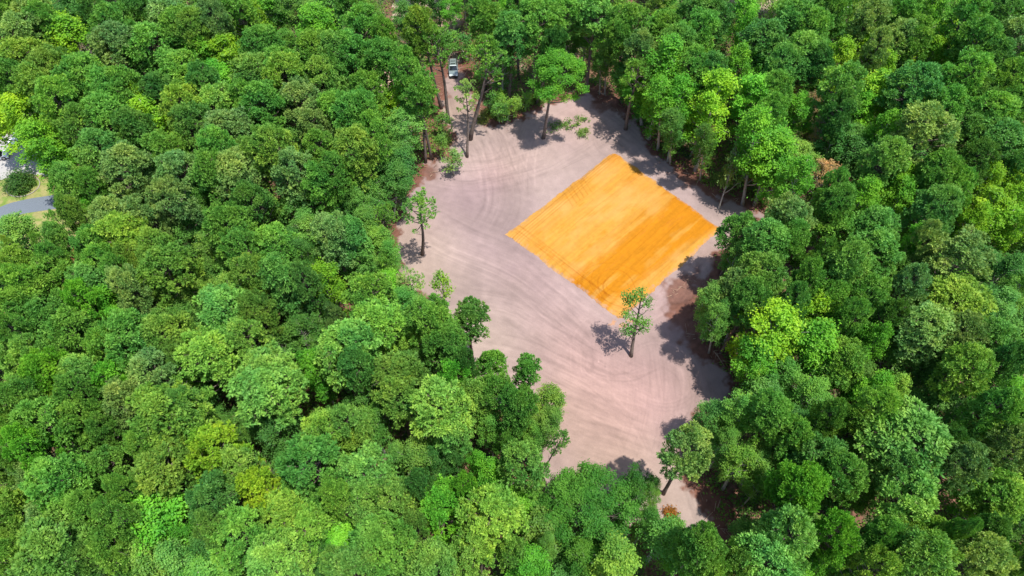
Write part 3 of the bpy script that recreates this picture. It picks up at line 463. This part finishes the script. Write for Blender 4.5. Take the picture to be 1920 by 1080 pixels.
for (fb, fc, rp, k, c, zc, lab) in EDGE:
    b = P(*fb); q = P(*fc, zc); R = rp*proj(q)[2]/FPX*(.86 if k == 'P' else 1); H = zc*2/(1+PROTO[k][0][4])*1.02 if k != 'B' else zc*1.45
    tx, ty = (q[0]-b[0])/zc, (q[1]-b[1])/zc; m = math.hypot(tx, ty)
    if m > .32: tx, ty = tx*.32/m, ty*.32/m
    place(k, c, b[0], b[1], H, R, (tx, ty), lab, random.Random(hash(fb) % 999)); EDGE_XY.append((b[0], b[1]))

# ---- understorey and mid-storey trees between the crowns
pts = [(t['x'], t['y'], t['r']) for t in TREES]; A = np.array(pts)
nf = 0; tries = 0; rf = random.Random(11)
while nf < 290 and tries < 20000:
    tries += 1; u, v = rf.uniform(-60, 1980), rf.uniform(-50, 1140); z = 7; q = P(u, v, z); x, y = q[0], q[1]
    if sdf(CLEAR, x, y) > -2.2 or sdf(LAWN, x, y) > -3.5 or sdf(YARD, x, y) > 1.5 or sdf(TANS, x, y) > 0: continue
    dd = np.hypot(A[:, 0]-x, A[:, 1]-y); k = (dd < 2.3) | (dd < A[:, 2]*.62)
    if k.any(): continue
    R = rf.uniform(2.4, 3.7); h = rf.uniform(9, 14); place('F', rf.choice('dddmvo'), x, y, h, R, rs=rf); A = np.vstack([A, (x, y, R)]); nf += 1
# a belt of forest just outside the frame
nb_ = 0; tries = 0
while nb_ < 100 and tries < 9000:
    tries += 1; x, y = rf.uniform(-165, 165), rf.uniform(-2, 205); u, v, dep = proj((x, y, 15))
    if math.hypot(u-10, v-370) < 120: continue
    if dep < 20 or (-15 < u < 1935 and -15 < v < 1095) or u < -260 or u > 2180 or v > 1330 or v < -170: continue
    if sdf(CLEAR, x, y) > -2 or sdf(LAWN, x, y) > -4: continue
    if (np.hypot(A[:, 0]-x, A[:, 1]-y) < 5.6).any(): continue
    k = rf.choice('OOB'); place(k, rf.choice('mmgotdyv'), x, y, HT[k][0]+rf.gauss(0, 1.5), rf.uniform(3.3, 4.6), rs=rf); A = np.vstack([A, (x, y, 3.5)]); nb_ += 1

# ---- undergrowth: shrubs, briars and seedlings nobody could count
def undergrowth():
    r = np.random.default_rng(5); n = 11500; X = r.uniform(-135, 135, n*3); Y = r.uniform(8, 190, n*3)
    dep = Y*math.cos(PITCH)+CH*math.sin(PITCH); px = 960+FPX*X/dep; py = 540-FPX*(Y*math.sin(PITCH)-CH*math.cos(PITCH))/dep
    ok = (px > -120) & (px < 2040) & (py > -60) & (py < 1200) & (sdf(CLEAR, X, Y) < -1.0) & (sdf(LAWN, X, Y) < 0) & (sdf(YARD, X, Y) < 0) & (sdf(TANS, X, Y) < 0) & (fbm(X*.12, Y*.12, 3) > .27)
    X, Y = X[ok][:n], Y[ok][:n]; n = len(X); d = -sdf(CLEAR, X, Y); hh = r.uniform(.5, 4.2, n)*np.clip(d/6, .3, 1); nb = 34
    C = np.stack([X, Y, hh*.55], 1)[:, None, :]+r.normal(0, 1, (n, nb, 3))*np.stack([.7+hh*.12, .7+hh*.12, hh*.28], 1)[:, None, :]; C[..., 2] = np.abs(C[..., 2])+.05
    nrm = unit(np.array([0, 0, .8])+r.normal(0, .5, (n, nb, 3))); a = unit(np.cross(nrm, r.normal(0, 1, (n, nb, 3)))); b = np.cross(nrm, a); s = r.uniform(.22, .5, (n, nb, 1))
    V = np.stack([C-a*s*.5, C-b*s*.32, C+a*s*.5, C+b*s*.32], 2).reshape(-1, 3); F = np.arange(n*nb*4).reshape(-1, 4)
    o = add('undergrowth', mesh_np('undergrowth', V, F, M_LEAF, np.clip(np.repeat(r.uniform(.1, .9, n), nb)+r.normal(0, .15, n*nb), 0, 1)), kind='stuff', label='low green shrubs and seedlings on the forest floor', category='undergrowth'); o.color = (.10, .235, .035, 1)
undergrowth()

# ------------------------------------------------------------------ fallen wood, brush and the planted shrub
def branch(u, v, u2, v2, r0, leaves, label, name='fallen_branch', cat='branch', col=(.12, .24, .05, 1), seed=0, arms=7):
    r = np.random.default_rng(seed); a = P(u, v); b = P(u2, v2); d = b-a; l = np.linalg.norm(d); d = d/l; sd_ = np.array([-d[1], d[0], 0]); rt = add(name, None, loc=(a[0], a[1], .08), label=label, category=cat)
    m = MB(); pts = [d*l*t+sd_*.12*l*math.sin(t*4+seed)*.4+np.array([0, 0, r0+.12*math.sin(t*3)]) for t in np.linspace(0, 1, 7)]; m.tube(pts, [r0*(1-.75*t/6) for t in range(7)], 7); tips = []
    for i in range(arms):
        p = pts[1+i % 5]; w = p+d*l*.2*r.uniform(.5, 1)+sd_*l*.22*r.uniform(.4, 1)*(1 if i % 2 else -1)+np.array([0, 0, r.uniform(.05, .5)]); m.tube([p, (p+w)/2+[0, 0, .08], w], [r0*.45, r0*.3, r0*.1], 5, False); tips.append(w)
    add('wood', m.mesh('wood', M_WOOD, True), rt)
    if leaves:
        C = np.repeat(np.array(tips+[pts[-1], pts[-2]]), leaves, 0); C = C+r.normal(0, .35, C.shape)*[1, 1, .5]; C[:, 2] = np.abs(C[:, 2])+.1
        V, F, T = leaf_sprays(C, np.tile([0, 0, 1.], (len(C), 1)), r.uniform(.25, .4, len(C)), 7, r, r.uniform(.2, .9, len(C)), .4); o = add('leaves', mesh_np('leaves', V, F, M_LEAF, T), rt); o.color = col
branch(1022, 243, 1062, 236, .10, 6, 'leafy broken branch on the sand just right of the lone round tree', seed=1)
branch(1058, 246, 1092, 222, .08, 5, 'smaller leafy branch on the sand, right of the broken one', seed=2)
branch(1082, 262, 1098, 246, .05, 5, 'little leafy twig lying farthest right of the lone round tree', seed=3)
branch(1122, 172, 1146, 190, .16, 0, 'bare pale log lying on brown soil at the clearing top', 'fallen_log', 'log', seed=4, arms=3)
branch(1208, 238, 1232, 252, .10, 0, 'bare fallen limb at the top right sand edge', seed=5, arms=6)
branch(1228, 268, 1246, 252, .10, 0, 'bare crooked limb by the forest edge above the pad', seed=6, arms=6)
branch(1330, 655, 1362, 690, .12, 0, 'bare fallen limb in the brown litter at the right sand edge', seed=7, arms=7)
branch(966, 196, 992, 188, .10, 3, 'leafy brush lying at the upper sand edge', seed=8, col=(.2, .22, .05, 1))
def bush(name, u, v, rad, h, col, label, cat='shrub', seed=0, stones=False):
    r = np.random.default_rng(seed); c = P(u, v); rt = add(name, None, loc=(c[0], c[1], .02), label=label, category=cat); n = int(90*rad*rad)
    d = unit(r.normal(0, 1, (n, 3))); d[:, 2] = np.abs(d[:, 2]); C = d*r.uniform(.5, 1.05, (n, 1))*[rad, rad, h]*(1+.2*np.sin(d[:, :1]*6))+[0, 0, .15]
    V, F, T = leaf_sprays(C, d, r.uniform(.18, .34, n), 9, r, r.uniform(.15, .9, n), .4); o = add('foliage', mesh_np('foliage', V, F, M_LEAF, T), rt); o.color = (*col, 1)
    m = MB()
    for i in range(7): w = r.normal(0, rad*.4, 2); m.tube([(0, 0, -.05), (w[0]*.5, w[1]*.5, h*.4), (w[0], w[1], h*.8)], [.07, .05, .02], 5, False)
    add('stems', m.mesh('stems', M_PALE, True), rt)
    return rt
def litter():
    r = np.random.default_rng(9); X = r.uniform(GX0, GX1, 9000); Y = r.uniform(GY0, GY1, 9000); d = sdf(CLEAR, X, Y)+(fbm(X*.4, Y*.4, 5)-.5)*3
    heap = sum(np.hypot(X-P(u, v)[0], Y-P(u, v)[1]) < q for u, v, q in ((1302, 560, 4), (1325, 630, 3.5), (1150, 186, 3.5), (800, 318, 2.5), (920, 208, 3)))
    k = ((d > -3.2) & (d < .3) & (r.random(9000) < .45)) | (heap > 0); X, Y = X[k], Y[k]; m = MB()
    for x, y in zip(X, Y):
        a = r.uniform(0, 6.3); l = r.uniform(.3, 1.6)/2; z = r.uniform(.12, .4); w = r.uniform(.02, .06); t = r.uniform(-.2, .3)
        m.tube([(x-math.cos(a)*l, y-math.sin(a)*l, z-t*l+.05), (x+math.cos(a)*l, y+math.sin(a)*l, z+t*l+.05)], [w, w*.6], 3, False)
    add('brush_litter', m.mesh('brush_litter', M_WOOD), kind='stuff', label='broken sticks and roots pushed to the rim of the clearing', category='litter')
litter()
bush('round_shrub', 44, 350, 2.7, 3.2, (.07, .17, .03), 'big round dark shrub on the lawn beside the concrete driveway', seed=1)
m = MB(); c = P(44, 350)
ringp = [(2.9*math.cos(a), 2.5*math.sin(a), .06) for a in np.linspace(0, 6.283, 30)]; m.tube(ringp, [.10]*30, 6, False)
o = add('bed_edging', m.mesh('bed_edging', plain('pale_stone', (.26, .235, .20), .9), True), loc=(c[0], c[1], .02), label='pale stone edging curved round the big lawn shrub', category='edging')
bush('rusty_shrub', 1257, 964, .85, 1.3, (.26, .13, .025), 'orange-brown withered shrub by the track out at the bottom', seed=2)
bush('rusty_shrub', 917, 806, 1.7, 5, (.20, .08, .03), 'rust-brown dead shrub in the trees left of the lower sand', seed=3)
bush('rusty_shrub', 176, 505, 1.9, 7, (.26, .10, .04), 'rust-brown withered bush deep in the left forest', seed=4)
bush('edge_shrub', 925, 215, 1.5, 2.4, (.16, .19, .03), 'yellowish bush at the fork between track and clearing', seed=5)
bush('edge_shrub', 905, 228, 1.2, 2.2, (.13, .18, .04), 'green bush nearest the track at its fork', seed=6)
bush('edge_shrub', 1010, 190, 1.6, 2.0, (.15, .21, .05), 'pale green bush at the upper sand edge by the lone tree', seed=7)
bush('edge_shrub', 835, 268, 1.4, 2.6, (.10, .20, .04), 'leafy bush at the left side of the track mouth', seed=8)
bush('edge_shrub', 1350, 340, 1.4, 2.2, (.16, .26, .06), 'light green bush at the right sand edge above the pale sapling', seed=9)
bush('edge_shrub', 8, 432, .7, .9, (.05, .11, .03), 'small dark bush by the road at the left photo edge', seed=10)

# ------------------------------------------------------------------ vehicles
M_GLASS = plain('dark_glass', (.012, .016, .02), .06, spec=.8); M_TYRE = plain('tyre_rubber', (.02, .02, .02), .8); M_RIM = plain('alloy', (.45, .46, .48), .3, .9)
M_TRIM = plain('black_trim', (.02, .022, .024), .45); M_LAMP = plain('lamp_glass', (.75, .78, .8), .1, spec=.8)
def car(name, u, v, yaw, paint, label, cat, L_=4.8, wid=.95, hh=1.78, suv=True):
    p = P(u, v, .8); rt = add(name, None, loc=(p[0], p[1], .04), label=label, category=cat); rt.rotation_euler = (0, 0, yaw)     # nose towards -y
    h = L_/2; bl = hh*.56; y = lambda f: -h+L_*f
    m = MB(); prof = [(y(0), .42), (y(.01), bl*.80), (y(.06), bl*.93), (y(.27), bl*1.02), (y(.97), bl*1.04), (y(1), bl*.8), (y(.995), .42)]
    m.prism(prof, [wid*.88, wid*.9, wid*.93, wid, wid*.98, wid*.92, wid*.9]); m.box(-wid*.93, wid*.93, y(.02), y(.98), .26, .419); add('body', m.mesh('body', paint), rt)
    rear = .955 if suv else .80; f0, f1 = (.27, .43) if suv else (.30, .46); r1 = rear-(.06 if suv else .12)
    m = MB(); m.prism([(y(f0)+.04, bl*1.0), (y(f1)+.02, hh-.05), (y(r1), hh-.05), (y(rear)-.02, bl*1.0)], [wid*.92, wid*.74, wid*.74, wid*.90]); add('window_band', m.mesh('window_band', M_GLASS), rt)
    m = MB(); m.prism([(y(f1)-.05, hh-.07), (y(f1)+.06, hh), (y(r1)-.1, hh), (y(r1)+.05, hh-.07)], [wid*.755, wid*.72, wid*.72, wid*.755]); rf = add('roof', m.mesh('roof', paint), rt)
    if suv:
        for a, b in ((.50, .56), (.69, .73)):
            m = MB(); m.box(-wid*.5, wid*.5, y(a), y(b), hh+.001, hh+.02); add('roof_window', m.mesh('roof_window', M_GLASS), rf)
        for s in (-1, 1): m = MB(); m.tube([(s*wid*.68, y(f1)+.2, hh+.07), (s*wid*.68, y(r1)-.2, hh+.07)], [.025, .025], 6); m.box(s*wid*.68-.02, s*wid*.68+.02, y(.5), y(.51), hh-.01, hh+.06); m.box(s*wid*.68-.02, s*wid*.68+.02, y(.8), y(.81), hh-.01, hh+.06); add('roof_rail', m.mesh('roof_rail', M_TRIM), rt)
    for s in (-1, 1):
        m = MB(); m.hexa([(s*wid*.93-.03, y(f0), bl), (s*wid*.93+.03, y(f0), bl), (s*wid*.93+.03, y(f0)+.08, bl), (s*wid*.93-.03, y(f0)+.08, bl), (s*wid*.75-.03, y(f1)-.06, hh-.04), (s*wid*.75+.03, y(f1)-.06, hh-.04), (s*wid*.75+.03, y(f1)+.02, hh-.04), (s*wid*.75-.03, y(f1)+.02, hh-.04)]); add('pillar', m.mesh('pillar', paint), rt)
        m = MB(); m.box(min(s*wid*1.0, s*wid*1.2), max(s*wid*1.0, s*wid*1.2), y(.31), y(.345), bl*1.02, bl*1.02+.17); add('mirror', m.mesh('mirror', M_TRIM), rt)
        m = MB(); m.box(s*wid*.70-.17, s*wid*.70+.17, y(-.006), y(.03), bl*.70, bl*.84); add('headlight', m.mesh('headlight', M_LAMP), rt)
        for f in (.19, .80):
            m = MB(); c0, c1 = (s*wid*.80, y(f), .36), (s*wid*1.01, y(f), .36); m.tube([c0, c1], [.36, .36], 20); w = add('wheel', m.mesh('wheel', M_TYRE, False), rt)
            m = MB(); m.tube([(s*wid*1.0, y(f), .36), (s*(wid*1.01+.012), y(f), .36)], [.22, .2], 12); add('rim', m.mesh('rim', M_RIM), w)
    m = MB(); m.box(-wid*.86, wid*.86, y(-.018), y(.03), .30, .56); add('bumper', m.mesh('bumper', M_TRIM), rt)
    m = MB(); m.box(-wid*.42, wid*.42, y(-.007), y(.01), .60, bl*.80); add('grille', m.mesh('grille', M_TRIM), rt)
SILVER = plain('silver_green_paint', (.21, .25, .245), .3, .35, coat=.6); WHITE = plain('white_paint', (.72, .74, .76), .3, coat=.6)
car('parked_car', 850, 128, math.radians(4), SILVER, 'grey-silver sport utility car facing the camera on the track above the clearing', 'car')
car('parked_car', -10, 292, math.radians(-70), WHITE, 'white car on the concrete driveway cut by the left photo edge', 'car', 4.6, .9, 1.45, False)
car('parked_car', 36, 254, math.radians(-25), WHITE, 'white car mostly hidden under bright trees beside the driveway', 'car', 4.6, .9, 1.45, False)
car('parked_car', 1602, 16, math.radians(60), WHITE, 'white car glimpsed among the trees at the top right', 'car', 4.7, .92, 1.6, False)

# ------------------------------------------------------------------ labels: every tree told apart by its look and by the landmark nearest it
ANCH = [(850, 125, 'the grey parked car'), (1017, 240, 'the lone round tree'), (1150, 440, 'the orange pad'), (1183, 640, 'the crooked patchy tree'), (1298, 850, 'the leaning bottom pine'),
 (880, 600, 'the dark olive pine'), (788, 400, 'the lone light green pine'), (613, 535, "the lime ball-shaped tree"), (135, 70, "the upper-left lime tree"), (430, 80, "the top-left lime tree"),
 (275, 210, "the narrow left lime tree"), (20, 200, "the left-edge lime tree"), (75, 280, 'the tree over the driveway'), (50, 390, 'the asphalt road bend'), (175, 490, "the rust-brown left bush"),
 (745, 195, 'the lime tree left of the track'), (395, 845, "the lower-left yellow dome"), (283, 995, "the bottom-left vivid tree"), (273, 1060, "the bottom-left pale tree"), (605, 800, "the pale mid-left dome"),
 (300, 780, "the big lower-left pine"), (650, 640, "the big mid-left pine"), (917, 805, "the rusty sand-side shrub"), (927, 965, "the wide bottom pine"), (1110, 950, "the broad bottom oak"),
 (1153, 1045, "the pale bottom tree"), (1500, 157, 'the tan withered tree'), (1540, 322, "the lower withered tree"), (1345, 190, 'the bright forked tree'), (1620, 110, "the upper-right limes"),
 (1773, 63, "the top-right lime tree"), (1860, 410, "the right-edge limes"), (1440, 620, "the bright sand-side tree"), (1790, 550, "the wide right pine"), (1690, 795, "the huge dome pine"),
 (1510, 920, "the lower-right vivid pine"), (1450, 1050, "the wide bottom-right pine"), (1835, 1000, "the bottom-right corner"), (1810, 470, "the right grey-green pine"), (100, 760, 'the lower left forest'),
 (1900, 800, 'the right edge forest'), (330, 430, "the left forest's middle"), (560, 300, "the track's left forest"), (20, 620, "the left-edge forest"), (1100, 30, 'the top middle forest')]
groups = {}
for t in TREES:
    if t['label']: continue
    u, v, _ = proj((t['x'], t['y'], t['h']*.8)); out = u < -5 or u > 1925 or v < -5 or v > 1085
    i = min(range(len(ANCH)), key=lambda i: (ANCH[i][0]-u)**2+(ANCH[i][1]-v)**2); du, dv = u-ANCH[i][0], v-ANCH[i][1]
    a = int(round(math.atan2(-dv, du)/(math.pi/4))) % 8; dr = ('right of', 'upper right of', 'above', 'upper left of', 'left of', 'lower left of', 'below', 'lower right of')[a]
    if math.hypot(du, dv) < 22: dr = 'at'
    size = 'small' if t['r'] < 3.0 else ('broad' if t['r'] > 4.6 else 'medium')
    look = size+' '+PAL[t['col']][1].replace(' green', '-green')+' '+NAMES[t['kind']][1]; groups.setdefault((look, i, dr), []).append((math.hypot(du, dv), t, out))
ORD = ['', 'second ', 'third ', 'fourth ', 'fifth ', 'sixth ', 'seventh ', 'eighth ', 'ninth ', 'tenth ', 'eleventh ', 'twelfth ']
for (look, i, dr), ls in groups.items():
    ls.sort(key=lambda q: q[0])
    for k, (d, t, out) in enumerate(ls):
        s = look+', '+('' if len(ls) == 1 else (ORD[k] if k < 12 else 'far ')+'nearest ')+dr+' '+ANCH[i][2]; t['label'] = s[0].lower()+s[1:]
GR = {'K': 'oaks of the forest', 'U': 'leafy trees of the forest', 'P': 'pines of the forest', 'T': 'pines of the forest', 'O': 'oaks of the forest', 'B': 'leafy trees of the forest', 'C': 'leafy trees of the forest', 'G': 'leafy trees of the forest', 'S': 'saplings at the clearing', 'D': 'withered trees', 'F': 'young trees under the canopy'}
for t in TREES: t['o']['label'] = t['label']; t['o']['category'] = NAMES[t['kind']][2]; t['o']['group'] = GR[t['kind']]
cp = W2([(948, 440), (1151, 284), (1347, 430), (1163, 602)])
for t in TREES:
    if sdf(cp, t['x'], t['y']) > -1: print('ONPAD', t['kind'], t['label'], proj((t['o'].location.x, t['o'].location.y, 0))[:2])
print('TREES', len(TREES), 'fill', nf, 'belt', nb_, {k: sum(1 for t in TREES if t['kind'] == k) for k in GR})
